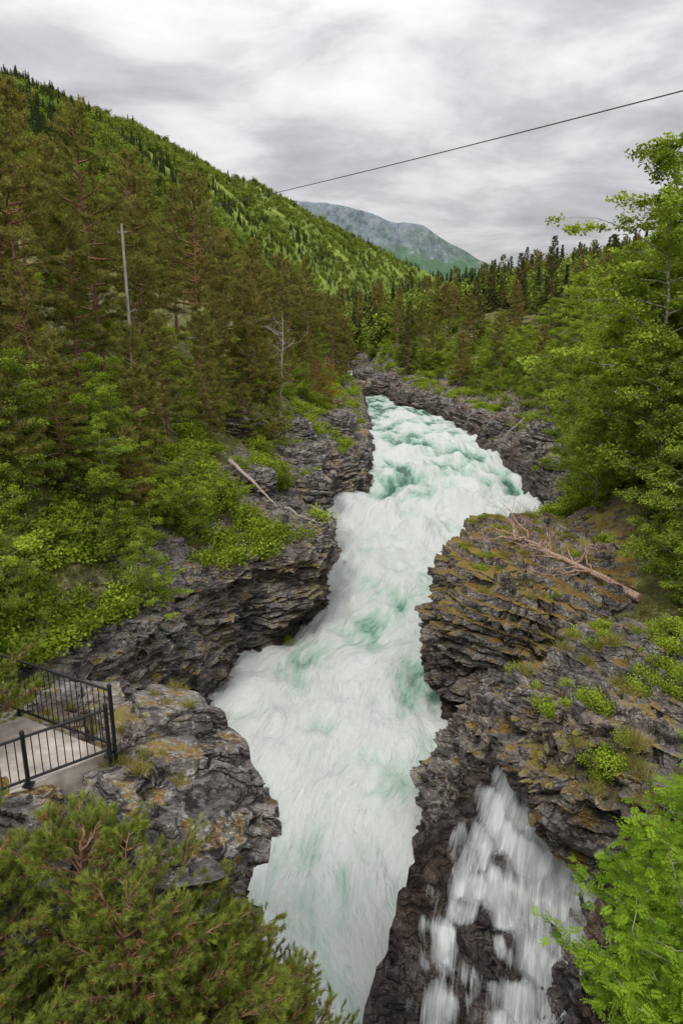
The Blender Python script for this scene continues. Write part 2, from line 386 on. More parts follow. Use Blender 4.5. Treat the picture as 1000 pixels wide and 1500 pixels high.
for i,(x,y,z,a,b,c) in enumerate([(26,82,7.4,3.6,3,1.9),(23.5,74,5.8,2.6,2.4,1.7),(22.3,92,7.2,2.6,2.6,1.5),(15,146,7.2,4.6,3,2.6),(9.5,156,7.4,4,3,3.0),
    (21,100,6.8,2.4,2.6,1.5),(20,108,7,2.7,2.4,1.5),(18,122,7,2.7,2.6,1.5),(24,70,5,1.6,1.8,1.0),(20.5,60,4,1.8,1.6,1.),(13,136,7,2.8,2.4,1.8),(3.6,150,7,2,3,1.8),(6,190,8,3,2,1.6),(29,88,8.6,2.6,2,1.6),(19.5,115,6.6,2,2,1.2),(16,129,7,2.4,2,1.5),
    (-3.5,56,7.2,2.6,3,1.5),(-4.5,63,7.8,2.6,3,1.7),(-6,70,9.6,2.4,3,1.6),(-1.5,79,9,2.4,3,1.5),(-7.5,50,8.8,2,2.6,1.3),(-10,60,12,2,3,1.2)]):
    boulder('boulder',(x,y,z),(a,b,c),(.15*math.sin(i),.2*math.cos(i*2),i*.8),21+i,40,3.4,.8,float(zw(y))-.8,.22)

# ---------------------------------------------------------------- river
def river():
    Y=np.concatenate([np.linspace(-10,8,50,endpoint=False),8*np.exp(np.arange(0,math.log(330/8),.0058))])
    n=150;l=np.interp(Y,LT[:,0],LT[:,1])-2.2;r=np.interp(Y,RT[:,0],RT[:,1])+2.6
    t=np.linspace(0,1,n)[:,None]
    x=l+(r-l)*t;y=np.broadcast_to(Y,x.shape)
    mid=(l+r)/2;u=x-mid
    sh=np.interp(y,[60,66,90,96],[0,1,1,0])
    z=zw(y-sh*(x-12)*.35)
    wx=x+1.5*(fbm(x*.2,y*.12,0,3,4)-.5);wy=y+3*(fbm(x*.2,y*.1,3,3,5)-.5)
    amp=np.interp(y,[0,30,50,62,95,105,140,200],[1.0,1.2,1.5,2.0,1.8,1.2,.9,.9])
    L1=fbm(wx*.42,wy*.24,0,3,31)-.5;L2=fbm(wx*1.2,wy*.6,0,3,32)-.5
    z=z+amp*.8*L1+amp*.42*L2
    z=z+.28*np.sin(wy*.75+np.sin(wx*.5)*1.6)*np.interp(y,[55,66,80,100,150],[0,1,1,.45,.2])
    for (hx,hy,hh,s) in [(7.6,63,.9,2.0),(14,70,.8,2.5),(9,88,.6,2),(15,98,.7,2.5),(12,108,.6,2.5),(3,52,.5,2),(10,122,.5,2.4)]:
        z=z+hh*np.exp(-((x-hx)**2+((y-hy)*.8)**2)/s**2)
    foam=np.interp(y,[0,30,55,64,80,90,105,140,150,185,195],[.74,.74,.78,.84,.70,.54,.40,.32,.34,.7,1])+0*x
    foam=foam+.55*(fbm(wx*.22,wy*.11,0,4,41)-.5)+.35*(fbm(wx*.9,wy*.3,0,3,42)-.5)+np.interp(y,[0,50,80,200],[.5,.7,1.3,1.3])*L1+np.interp(y,[0,50,80,200],[.4,.5,1.0,1.0])*L2
    foam=foam-.25*np.exp(-((x-7)**2/4+(y-77)**2/14))-.2*np.exp(-((x-12)**2/10+(y-84)**2/20))
    for (hx,hy,hh,s) in [(7.6,61,.5,2.5),(14,68,.5,3),(15,96,.6,2.6),(9,86,.5,2.6),(12,106,.5,2.4),(10,120,.5,2.2)]:
        foam=foam+hh*np.exp(-((x-hx)**2+((y-hy)*.6)**2)/s**2)
    edge=np.minimum(x-l-2.2,r-2.6-x);foam=foam+.25*np.exp(-np.clip(edge,0,9)/1.2)
    V=np.stack([x,y,z],-1).reshape(-1,3);nY=len(Y)
    i=np.arange(n-1)[:,None]*nY;j=np.arange(nY-1)[None];a=i+j
    g=Geo();g.add(V,np.stack([a,a+nY,a+nY+1,a+1],-1).reshape(-1,4))
    uv=np.stack([(u+2.4*(fbm(x*.25,y*.15,0,3,51)-.5)),y+0*x],-1).reshape(-1,2)
    m,t=mat('river_water')
    uvn=t.node('ShaderNodeUVMap',uv_map='flow').outputs[0]
    f=t.attr('foam')
    s1=t.noise(t.vmul(uvn,(1,.38,1)),1.0,6,.64,.6)
    s2=t.noise(t.vmul(uvn,(1,.26,1)),4.0,5,.7,.4)
    s3=t.noise(t.vmul(uvn,(1,.5,1)),.36,2,.5,.6)
    q=t.math('ADD',f,t.math('MULTIPLY',t.math('SUBTRACT',s1,.5),.95))
    q=t.math('ADD',q,t.math('MULTIPLY',t.math('SUBTRACT',s2,.5),.75))
    q=t.math('ADD',q,t.math('MULTIPLY',t.math('SUBTRACT',s3,.5),.9))
    c=t.ramp(q,[(0,(.055,.14,.095)),(.22,(.16,.32,.24)),(.40,(.35,.51,.42)),(.58,(.51,.615,.55)),(.80,(.65,.69,.665))])
    b=t.bump(t.math('ADD',s1,t.math('MULTIPLY',s2,.55)),.8,.36)
    rr=t.ramp(q,[(.2,.18),(.6,.8)])
    t.out(t.bsdf(c,rr,b,.4))
    obj('river',g.mesh('river',[m],True,uv=uv,extra={'foam':foam.ravel()}))
river()

# side waterfall over a stepped rock chute
PATH=np.array([[11,25.5,6.0],[9.2,23.4,5.3],[7.9,21.4,4.7],[6.8,19.8,3.5],[6.0,18.2,2.2],[5.4,16.6,1.1],[5.0,15.0,.2],[4.7,13.6,-.6]])
WD=np.array([.8,1.1,1.3,1.7,2.0,2.3,2.5,2.6])
def chute(s,tt,full=False):
    k=range(8);C=np.stack([np.interp(s,k,PATH[:,i]) for i in range(3)],-1)
    D=np.stack([np.interp(s+.3,k,PATH[:,i])-np.interp(s-.3,k,PATH[:,i]) for i in range(2)],-1);D/=np.linalg.norm(D,axis=-1)[...,None]
    w=np.interp(s,k,WD);x=C[...,0]-D[...,1]*w*tt;y=C[...,1]+D[...,0]*w*tt
    lo=1.9*(fbm(x*.75,y*.75,0,3,61)-.5)
    z=C[...,2]+lo+.75*np.clip(np.abs(tt)-.55,0,2)**1.5
    st=.85;q=(z+.35*x)/st+.8*vn(x*.9,y*.9,0,63);fr=q-np.floor(q);z=z+st*(np.clip((fr-.45)*4,0,1)-fr)*.9
    z=z+.34*(fbm(x*2.2,y*2.2,0,3,62)-.5)
    P=np.stack([x,y,z],-1)
    return (P,lo) if full else P
def falls():
    global rng;rng=np.random.default_rng(55)
    S,Q=np.meshgrid(np.linspace(0,7,240),np.linspace(-1.7,1.8,170),indexing='ij')
    V=chute(S,Q);g=Geo();a=np.arange(239)[:,None]*170+np.arange(169)[None]
    g.add(V.reshape(-1,3),np.stack([a,a+1,a+171,a+170],-1).reshape(-1,4)[:,::-1])
    n=len(g.v[0]);obj('rock_ledge',g.mesh('rock_ledge',[M_rock],False,extra={'wet':np.full(n,.95),'soil':np.zeros(n),'moss':np.zeros(n)}))
    m,t=mat('waterfall_water');v=t.attr('var')
    uvn=t.node('ShaderNodeUVMap',uv_map='flow').outputs[0]
    s1=t.noise(t.vmul(uvn,(5.5,1.0,1)),1,4,.6,.5);s2=t.noise(t.vmul(uvn,(26,1.8,1)),1,3,.6,.3);s3=t.noise(t.vmul(uvn,(2.0,.8,1)),1,3,.6,.6)
    a=t.math('ADD',t.math('ADD',t.math('MULTIPLY',s1,.42),t.math('MULTIPLY',s2,.28)),t.math('MULTIPLY',s3,.30))
    a=t.math('ADD',a,t.math('MULTIPLY',t.math('SUBTRACT',v,.5),.40))
    al=t.ramp(a,[(.41,0),(.50,.42),(.62,.96)])
    col=t.ramp(a,[(.45,(.52,.56,.57)),(.60,(.70,.73,.73))])
    tr=t.node('ShaderNodeBsdfTransparent');ms=t.node('ShaderNodeMixShader');t.put(ms.inputs[0],al)
    t.t.links.new(tr.outputs[0],ms.inputs[1]);t.t.links.new(t.diff(col),ms.inputs[2]);t.out(ms.outputs[0])
    g=Geo();UV=[]
    ns,nq=220,130
    S,Q=np.meshgrid(np.linspace(.3,7,ns),np.linspace(-1.4,1.4,nq),indexing='ij')
    for layer in range(3):
        Pp,lo=chute(S,Q+.01*layer,True);z=Pp[...,2].copy();bed=z.copy()
        for k in range(1,ns): z[k]=np.maximum(z[k],z[k-1]-.06)
        for _ in range(2): z[:,1:-1]=np.maximum(z[:,1:-1],(z[:,:-2]+2*z[:,1:-1]+z[:,2:])/4)
        Pp[...,2]=z+.05+.08*layer+.14*(fbm(Pp[...,0]*3,Pp[...,1]*3,0,2,67+layer)-.5)
        var=.58-.75*np.clip((lo-.12)/.4,0,1)-.55*np.clip((abs(Q)-1.0)/.35,0,1)+.22*np.clip((S-5.4)/1.3,0,1)+.30*np.clip((z-bed)/.45,0,1)-.06*layer
        a_=np.arange(ns-1)[:,None]*nq+np.arange(nq-1)[None]
        g.add(Pp.reshape(-1,3),np.stack([a_,a_+1,a_+nq+1,a_+nq],-1).reshape(-1,4),0,var.ravel())
        UV.append(np.stack([(Q+.25*(fbm(S*.8,Q*1.5,0,2,90)-.5))*np.interp(S,range(8),WD)*.55+7*layer,S*1.2],-1).reshape(-1,2))
    obj('waterfall',g.mesh('waterfall',[m],True,uv=np.concatenate(UV)))
falls()
print('terrain',time.time()-T0)

# ---------------------------------------------------------------- trees
def pine(name,H,seed,cs=.3,Lmax=3.2,nb=58,style='pine',nd=15,mat_=None,needle=.26,wid=.05,dead=10):
    global rng;rng=np.random.default_rng(seed)
    g=Geo();n=12;f=np.linspace(0,1,n)
    bend=rng.normal(size=2)*.35
    tr=np.stack([bend[0]*np.sin(f*3)*f+rng.normal(size=n)*.03,bend[1]*np.sin(f*2.4)*f+rng.normal(size=n)*.03,f*H],1)
    g.tube(tr,np.interp(f,[0,.1,1],[H*.014,H*.0105,.02]),7,0)
    tc=[];td=[];tv=[]
    for i in range(nb+dead):
        isdead=i>=nb
        ff=cs+(1-cs)*((i+rng.random())/nb)**.9 if not isdead else rng.uniform(.12,cs+.15)
        ff=min(ff,.99)
        base=np.array([np.interp(ff,f,tr[:,k]) for k in range(3)])
        az=i*2.4+rng.normal()*.5
        rel=(ff-cs)/(1-cs)
        if style=='pine':
            prof=(1-rel)**.55*(.55+.45*min(1,rel*3+.35));el=np.interp(rel,[0,.5,1],[-.1,.25,.9])+rng.normal()*.18
            L=Lmax*prof*rng.uniform(.4,1.3)+.25
        else:
            L=Lmax*(1-rel)**.9*rng.uniform(.75,1.1)+.15;el=np.interp(rel,[0,1],[-.35,.5])
        if isdead: L=rng.uniform(.6,2.0);el=rng.normal()*.3
        m=6;s=np.linspace(0,1,m);d=np.array([math.cos(az)*math.cos(el),math.sin(az)*math.cos(el),math.sin(el)])
        curve=np.zeros((m,3));curve[:,2]=(.16 if style=='pine' else .10)*L*s**2*(1 if not isdead else -1)
        P=base+d*L*s[:,None]+curve+np.cumsum(rng.normal(size=(m,3))*.03*L,0)*s[:,None]
        g.tube(P,np.linspace(.012*H*.25+.012*L,.008,m),4,0 if not isdead else 2,False)
        if isdead: continue
        ns=int(4+L*3.4)
        for j in range(ns):
            a=.30+.70*(j+.5)/ns if j<ns-1 else 1.0
            b0=np.array([np.interp(a,s,P[:,k]) for k in range(3)])
            sd=1 if j%2 else -1
            la=(1-a*.75)*L*.42*rng.uniform(.6,1.2)+.12
            ang=az+sd*rng.uniform(.5,1.1) if j<ns-1 else az
            dd=np.array([math.cos(ang),math.sin(ang),rng.uniform(-.1,.35) if style=='pine' else rng.uniform(-.35,.05)])
            k=max(2,int(la/.22)+1)
            q=np.linspace(.3,1,k)[:,None]
            pts=b0+dd*la*q+rng.normal(size=(k,3))*.05
            g.tube(np.stack([b0,b0+dd*la]),[.012,.006],3,0,False)
            tc.append(pts);td.append(np.repeat(dd[None]+np.array([0,0,.35 if style=='pine' else -.1]),k,0));tv.append(np.full(k,rng.random()))
    C=np.concatenate(tc);D=np.concatenate(td);v=np.concatenate(tv)
    N=len(C);C=np.repeat(C,nd,0);D=np.repeat(D,nd,0);v=np.repeat(v,nd)
    DD=D/np.linalg.norm(D,axis=1)[:,None]*.7+rng.normal(size=D.shape)*.6
    C=C+rng.normal(size=C.shape)*.04
    g.needles(C,DD,needle*rng.uniform(.7,1.2,len(C)),wid,1,np.clip(v*.6+rng.random(len(v))*.4,0,1))
    return g.mesh(name,[M_barkp,mat_ or M_pine,M_barkd])
def broad(name,H,seed,R=3.2,nl=14000,ls=.15,cs=.2,limbs=34,m=None,bark=None,stems=1,droop=.0):
    global rng;rng=np.random.default_rng(seed)
    g=Geo();cl=[]
    for st in range(stems):
        n=9;f=np.linspace(0,1,n);lean=rng.normal(size=2)*(.08 if stems==1 else .38)*H
        off=rng.normal(size=2)*.15*(stems>1);hh=H*rng.uniform(.75,1) if stems>1 else H
        tr=np.stack([off[0]+lean[0]*f**1.5+rng.normal(size=n)*.015*H*f,off[1]+lean[1]*f**1.5+rng.normal(size=n)*.015*H*f,f*hh],1)
        g.tube(tr,np.interp(f,[0,.1,1],[H*.011,H*.008,.012])/(1 if stems==1 else 1.6),6,0)
        nl_=limbs//stems
        for i in range(nl_):
            ff=cs+(1-cs)*(i+rng.random())/nl_;ff=min(ff,.98)
            base=np.array([np.interp(ff,f,tr[:,k]) for k in range(3)])
            rel=(ff-cs)/(1-cs);az=i*2.4+rng.normal()*.4
            L=R*(math.sin(math.pi*min(1,rel*.78+.22)))**.7*rng.uniform(.55,1.15)+.2
            if stems>1:L*=.7
            el=rng.uniform(.2,.75)
            s=np.linspace(0,1,6)
            d=np.array([math.cos(az)*math.cos(el),math.sin(az)*math.cos(el),math.sin(el)])
            P=base+d*L*s[:,None];P[:,2]-=droop*L*s**2+.15*L*s**2;P=P+np.cumsum(rng.normal(size=(6,3))*.05*L,0)*s[:,None]
            g.tube(P,np.linspace(.008*L+.008,.005,6),4,0,False)
            for a in np.linspace(.3,1,max(3,int(L*2.6))):
                c=np.array([np.interp(a,s,P[:,k]) for k in range(3)])
                e=c+rng.normal(size=3)*np.array([.26,.26,.16])*L*.6*(1.1-a*.5)
                g.tube(np.stack([c,e]),[.007,.004],3,0,False)
                cl.append((e,rng.uniform(.22,.5)*(.6+.12*R),rng.random()))
    per=max(3,nl//len(cl));C=[];v=[]
    for e,r,q in cl:
        k=int(per*rng.uniform(.5,1.5)*(r/.4))+2
        p=rng.normal(size=(k,3));p=p/np.linalg.norm(p,axis=1)[:,None]*rng.random(k)[:,None]**.5*r*np.array([1.25,1.25,.7])
        C.append(e+p);v.append(np.full(k,q))
    C=np.concatenate(C);v=np.concatenate(v)
    g.leaves(C,ls*rng.uniform(.7,1.25,len(C)),ls*.62,1,var=.1+.7*v)
    return g.mesh(name,[bark or M_barkb,m or M_birch])

PINE=[pine('pine_mesh_a',18,101,.30,3.5,58),pine('pine_mesh_b',16,102,.38,3.2,50),pine('pine_mesh_c',13,103,.14,3.1,56),
      pine('pine_mesh_d',18,104,.48,3.1,42,dead=26),pine('pine_mesh_e',8,105,.06,2.3,50)]
PH=[18,16,13,18,8]
SPR=[pine('spruce_mesh_a',16,111,.06,2.6,95,'spruce',8,M_spruce,.24,.07,2),pine('spruce_mesh_b',12,112,.05,2.0,80,'spruce',8,M_spruce,.24,.07,2)]
BIR=[broad('birch_mesh_a',15,121,3.9,30000,.17,.10,52),broad('birch_mesh_b',12,122,3.4,22000,.16,.06,46),broad('birch_mesh_c',9,123,2.8,15000,.15,.05,38)]
SHR=[broad('shrub_mesh_a',3.6,131,1.8,7000,.13,.05,40,M_shrub,M_barkb,4),broad('shrub_mesh_b',2.6,132,1.5,5000,.115,.05,34,M_shrub,M_barkb,4),
     broad('shrub_mesh_c',5.0,133,2.2,9500,.145,.05,44,M_shrub,M_barkb,3)]
RUST=pine('rusty_pine_mesh',8,141,.1,1.6,36,'pine',9,M_rust,.2,.03,6)
rng=np.random.default_rng(5)
def gz(x,y):
    c=np.interp(y,LT[:,0],LT[:,1]);d=np.interp(y,RT[:,0],RT[:,1])
    return float(gL(x,y)[0]) if x<(c+d)/2 else float(gR(x,y)[0])
def place(nm,me,x,y,h=1.,dz=-.35):
    return obj(nm,me,(x,y,gz(x,y)+dz),rng.uniform(0,6.28),(h*rng.uniform(.93,1.07),h*rng.uniform(.93,1.07),h))
def P(i,x,y,H): place('pine_tree',PINE[i],x,y,H/PH[i])
for a in [(0,-17,50,19),(1,-18.5,42,17),(0,-12.5,60,18.5),(3,-18.6,65,17),(1,-12,75,14.5),(2,-10.4,85,12.5),(0,-5,110,17.5),
          (1,-1.5,130,15),(3,-24,55,19),(0,-26,47,17),(1,-21,72,18),(2,-17,38,9.5),(2,-20,34,11),(2,-12,47,8.5),
          (2,-9.5,66,8),(3,-8,94,15),(1,-12,100,16),(0,-16,90,17),(2,-6,78,7),(0,-21,90,18),(1,-9,120,16),(3,-4,145,15),(0,-2,160,16),
          (1,-30,62,18),(3,-33,50,18),(2,-23,37,12),(2,-27,33,12),(4,-11.5,36,5),(4,-8.2,58,5),(4,-15,30,6),(2,-21,28,9),(4,-3,88,5),(4,-5.5,98,6),
          (2,-17.5,46,12),(2,-16,56,11),(4,-10,52,6),(4,-12.5,42,6),(2,-16.5,30,8),(2,-20,42,11),(2,-23,46,12),(2,-22,64,11),(2,-12,68,9),(4,-7.5,71,6),(2,-14,80,10),(4,-4,104,6),(2,-6,124,9),(2,0,120,7),
          (2,-14,34,8),(2,-17.5,33,10),(2,-11,56,9),(2,-8,84,9),(4,-6,62,5),(2,-13.4,44.5,7.5)]:
    P(*a)
for k in range(50):
    y=rng.uniform(60,200);x=-rng.uniform(8,60)
    P(rng.choice([0,1,2,2,3]),x,y,rng.uniform(11,17))
for k in range(16): P(rng.choice([0,1,2]),-rng.uniform(-1,12),rng.uniform(135,195),rng.uniform(11,16))
for a in [(1,27,118,12),(0,33,135,15),(2,22,128,10),(1,19,165,14),(0,24,175,17),(3,14,178,16),(2,30,104,9),(0,44,120,16),(1,40,108,15),(0,16,198,16),(1,10,212,17),(3,30,190,17),
          (2,20,152,11),(1,26,148,14),(2,15,168,10),(0,5,222,17),(1,-2,232,16),(1,0,246,17),(0,12,228,17),(2,-6,250,15)]:
    P(*a)
for x,y,H in [(37,150,19),(46,158,20),(30,160,16),(52,140,18),(36,120,12)]:
    k=rng.integers(2);place('spruce_tree',SPR[k],x,y,H/[16,12][k])
for k in range(40):
    y=rng.uniform(150,260);x=rng.uniform(12,90)
    P(rng.choice([0,1,3]),x,y,rng.uniform(11,16)) if rng.random()<.75 else place('spruce_tree',SPR[0],x,y,rng.uniform(.7,1.05))
BH=[15,12,9]
for i,x,y,H in [(0,18.2,39,21.5),(0,21,47,19.5),(1,17.6,36,12),(0,26,60,17),(1,24,44,16),(1,29,70,14),(0,32,80,15),(2,28,90,9),(1,35,98,13),(1,20.5,31,15),
                (2,16.2,31,8),(0,28,48,21),(0,33,58,20),(1,38,88,13),(2,30,112,9),(1,36,106,12),(2,17.6,46,9),(2,21.5,55,10),(2,26.5,66,10),(1,28,36,17),(0,36,70,18),
                (2,-9,30,5),(1,-12,33,6.5),(2,-4,112,8),(2,-15,31,7),(2,10,172,7),(1,45,100,14),(1,18.5,52,11),(2,23,62,9),(1,24,54,13),(2,29,78,9),(2,30,98,9),(1,33,90,12),
                (2,26,120,8),(2,23,138,8),(1,30,130,11),(2,17,154,8),(1,22,36,15),(2,15.2,25.5,6),(1,25,30,15),(2,18,28,9),(1,40,80,14),(1,34,66,14),(2,-12.5,24,5),(2,-13,39,6),(2,-19,26,7),
                (2,-24,52,9),(1,-28,70,11),(1,-32,80,12),(2,-10,90,7),(1,-38,64,12),(1,-24,84,10),(1,22,42,18),(1,19.5,44,15),
                (2,-15,41,6),(2,-14,50,6),(2,-19,54,8),(1,27,108,10),(1,33,116,12),(1,25,84,10)]:
    place('birch_tree',BIR[i],x,y,H/BH[i],-.5)
for k in range(85):
    y=16+28*rng.random();c=ctrl(LT,np.array([y]))[0];x=c[3]-rng.uniform(.6,11)
    place('shrub',SHR[rng.integers(3)],x,y,rng.uniform(.55,.95),-.3)
for k in range(70):
    y=rng.uniform(44,150);c=ctrl(LT,np.array([y]))[0];x=c[3]-rng.uniform(-.5,14)
    place('shrub',SHR[rng.integers(3)],x,y,rng.uniform(.3,.75),-.2)
for k in range(170):
    y=rng.uniform(60,215);c=ctrl(RT,np.array([y]))[0];x=c[3]+rng.uniform(-2.0,20)
    place('shrub',SHR[rng.integers(3)],x,y,rng.uniform(.6,1.35),-.2)
for k in range(60):
    y=rng.uniform(21,60);c=ctrl(RT,np.array([y]))[0];x=c[5]+rng.uniform(.2,12)
    place('shrub',SHR[rng.integers(3)],x,y,rng.uniform(.5,1.1),-.2)
for k in range(24):
    y=rng.uniform(195,245);c=ctrl(RT,np.array([y]))[0];x=c[1]+rng.uniform(-1,12)
    place('shrub',SHR[2],x,y,rng.uniform(.9,1.5),-.2)
place('pine_tree',RUST,-1.2,84,.8);place('pine_tree',RUST,-3.2,82,.65)
print('trees',time.time()-T0)

def scatter(name,me,pts,scs):
    n=len(pts);a=rng.uniform(0,6.28,n);s=np.asarray(scs)/2*math.sqrt(2)
    V=np.stack([np.stack([pts[:,0]+s*np.cos(a+k*np.pi/2),pts[:,1]+s*np.sin(a+k*np.pi/2),pts[:,2]],1) for k in range(4)],1).reshape(-1,3)
    g=Geo();g.add(V,np.arange(4*n).reshape(-1,4))
    o=obj(name,g.mesh(name,[],False));o.instance_type='FACES';o.use_instance_faces_scale=True;o.instance_faces_scale=1
    o.show_instancer_for_render=False;o.show_instancer_for_viewport=False
    obj(name+'_unit',me,parent=o)
def small(name,R,H,n,ls,m,seed,con=False):
    global rng;r0=rng;rng=np.random.default_rng(seed);g=Geo()
    if con:
        f=rng.random(n)**.7;z=H*(1-f);a=rng.uniform(0,6.28,n);r=R*f**.85*(.35+.65*rng.random(n))*(.8+.3*np.sin(z*7))
        C=np.stack([r*np.cos(a),r*np.sin(a),z],1);D=np.stack([np.cos(a),np.sin(a),-.25+0*a],1)
        g.leaves(C,ls*1.5,ls*.55,1,updir=D,upw=.5)
    else:
        k=max(6,int(n/28));cc=rng.normal(size=(k,3));cc/=np.linalg.norm(cc,axis=1)[:,None]
        cc=cc*rng.uniform(.35,.95,k)[:,None]*np.array([R,R,H*.42])+np.array([0,0,H*.52])
        q=rng.integers(0,k,n);C=cc[q]+rng.normal(size=(n,3))*R*.20
        C[:,2]=abs(C[:,2]);g.leaves(C,ls,ls*.65,1,var=rng.random(k)[q])
    g.tube(np.array([[0,0,0],[0,0,H*.6]]),[H*.012,.01],4,0,False)
    me=g.mesh(name,[M_barkb,m]);rng=r0;return me
def grass(name,n,L,seed):
    global rng;r0=rng;rng=np.random.default_rng(seed);g=Geo()
    C=rng.normal(size=(n,3))*np.array([.13,.13,0]);D=rng.normal(size=(n,3))*.55+np.array([0,0,1.]);D[:,:2]+=C[:,:2]*3
    g.needles(C,D,L*rng.uniform(.6,1.2,n),.014,0);me=g.mesh(name,[M_grass]);rng=r0;return me
UG=small('undergrowth_mesh',.6,.6,420,.11,M_shrub,1)
GR=grass('grass_mesh',160,.42,6)
FD=[small('far_broadleaf_a',3.2,8,700,.75,M_far,2),small('far_broadleaf_b',2.6,7,520,.72,M_far,3)]
FC=[small('far_conifer_a',2.2,12,700,.66,M_farc,4,True),small('far_conifer_b',1.9,10,520,.66,M_farc,5,True)]
pts=[]
for side,T,n in((-1,LT,3600),(1,RT,3000)):
    y=14*np.exp(rng.random(n)*math.log(180/14));c=ctrl(T,y)
    q=rng.random(n)**1.3;d=.9+q*26;x=c[:,1]+side*d
    z=(gL if side<0 else gR)(x,y)
    k=fbm(x*.3,y*.3,0,3,71)>.45
    if side>0:k&=~((y<48)&(d<9))
    else:k&=~((y>42)&(d<4)&(rng.random(n)<.7))
    pts.append(np.stack([x,y,z-.05],1)[k])
pts=np.concatenate(pts);scatter('undergrowth',UG,pts,rng.uniform(.6,1.9,len(pts)))
def on_rock(bv,x0,x1,y0,y1,n,s,t1,t2,sz1,sz2,nz=.55):
    pa=[];pb=[]
    for k in range(n):
        x=rng.uniform(x0,x1);y=rng.uniform(y0,y1)
        h=bv.ray_cast(Vector((x,y,20)),Vector((0,0,-1)))
        if h[0] is None or h[1].z<nz: continue
        f=float(fbm(np.array([x*.7]),np.array([y*.7]),np.array([0.]),3,s)[0])
        if f>t1: pa.append(list(h[0]))
        elif f>t2: pb.append(list(h[0]))
    if pa: scatter('ledge_plants',UG,np.array(pa)-np.array([0,0,.05]),rng.uniform(*sz1,len(pa)))
    if pb: scatter('grass_tufts',GR,np.array(pb),rng.uniform(*sz2,len(pb)))
on_rock(BV1,6.2,15,14.8,22,560,73,.55,.48,(.25,.7),(.5,1.1))
on_rock(BV3,7,18,31,46,520,75,.60,.53,(.25,.55),(.6,1.3))

# ---------------------------------------------------------------- hillside
Bs=np.array([[-78,-60,36],[-78,150,40],[-76,260,40],[-72,350,36],[-62,450,32],[-40,600,27],[0,800,24],[60,1000,22],[130,1200,20],[240,1600,16]],float)
Rg=np.array([[-290,-60,150],[-265,260,160],[-232,420,166],[-218,500,172],[-212,600,190],[-202,750,210],[-173,950,216],[-106,1150,222],[0,1350,195],[230,1640,128]],float)
Bs[:,2]-=2
def hillpt(s,t):
    b=np.stack([np.interp(s,range(10),Bs[:,i]) for i in range(3)],-1);r=np.stack([np.interp(s,range(10),Rg[:,i]) for i in range(3)],-1)
    t=t[...,None];p=b+(r-b)*t
    tt=t[...,0];over=np.clip(tt-1,0,None)
    z=b[...,2]+(r[...,2]-b[...,2])*np.clip(tt,-.2,1)-over*90
    h=r[...,2]-b[...,2]
    z=z+h*.10*np.sin(np.clip(tt,0,1)*np.pi)+ 26*(fbm(p[...,0]*.012,p[...,1]*.012,0,4,81)-.5)*np.clip(tt*3,0,1)*np.interp(tt,[0,.8,1,1.3],[1,1,.35,.35])+8*(fbm(p[...,0]*.05,p[...,1]*.05,0,3,82)-.5)*np.clip(tt*3,0,1)
    return np.stack([p[...,0],p[...,1],z],-1)
S,Tt=np.meshgrid(np.linspace(0,9,360),np.linspace(-.12,1.5,130),indexing='ij')
V=hillpt(S,Tt).reshape(-1,3);a=np.arange(359)[:,None]*130+np.arange(129)[None]
g=Geo();g.add(V,np.stack([a,a+1,a+131,a+130],-1).reshape(-1,4))
m,t=mat('hill_ground');Pn=t.pos();n=t.noise(Pn,.02,5,.6);n2=t.noise(Pn,.12,4,.7)
c=t.ramp(t.math('ADD',t.math('MULTIPLY',n,.6),t.math('MULTIPLY',n2,.4)),[(.38,(.08,.12,.035)),(.5,(.19,.26,.06)),(.6,(.29,.36,.08)),(.7,(.34,.34,.20))])
t.out(t.diff(c));M_hill=m
obj('hillside',g.mesh('hillside',[m],True))
N=10000
s=rng.random(N);s=9*s**1.25;s=np.clip(s+1.2,0,9);tq=rng.random(N)**.85*1.12
pp=hillpt(s,tq)
dens=fbm(pp[:,0]*.02,pp[:,1]*.02,0,4,91)
con=(rng.random(N)<np.clip((dens-.54)*3.5+.08+np.clip(tq-.84,0,1)*3.0,0.02,.9))
clear=fbm(pp[:,0]*.03,pp[:,1]*.03,5,3,92)>.36
for nm,ms,k,lo,hi in(('distant_broadleaf_forest',FD,~con&clear,.6,1.3),('distant_conifer_forest',FC,con,.45,1.15)):
    h=rng.random(N)<.5
    for i,mk in enumerate((h,~h)):
        q=pp[k&mk]-np.array([0,0,.4]);scatter(nm,ms[i],q,rng.uniform(lo,hi,len(q)))
n=1100;x=rng.uniform(-70,165,n);y=rng.uniform(205,345,n);z=np.array([gz(a,b) for a,b in zip(x,y)])
W_=(x<np.interp(y,LT[:,0],LT[:,1])-4)|(x>np.interp(y,RT[:,0],RT[:,1])+4)
pp=np.stack([x,y,z-.3],1)[W_];h=rng.random(len(pp))
scatter('distant_conifer_forest',FC[0],pp[h<.35],rng.uniform(.8,1.25,(h<.35).sum()))
scatter('distant_broadleaf_forest',FD[0],pp[h>=.35],rng.uniform(.9,1.5,(h>=.35).sum()))
n=900;x=rng.uniform(45,168,n);y=rng.uniform(40,230,n);z=gR(x,y);pp=np.stack([x,y,z-.3],1);h=rng.random(n)
scatter('distant_conifer_forest',FC[1],pp[h<.25],rng.uniform(.8,1.25,(h<.25).sum()))
scatter('distant_broadleaf_forest',FD[1],pp[h>=.25],rng.uniform(.9,1.5,(h>=.25).sum()))
n=1300;x=rng.uniform(-40,500,n);y=rng.uniform(345,1500,n);k=x>np.interp(y,Bs[:,1],Bs[:,0])-10
pp=np.stack([x,y,14+.02*(y-345)+0*x],1)[k];h=rng.random(len(pp))
scatter('distant_conifer_forest',FC[0],pp[h<.4],rng.uniform(1,1.5,(h<.4).sum()))
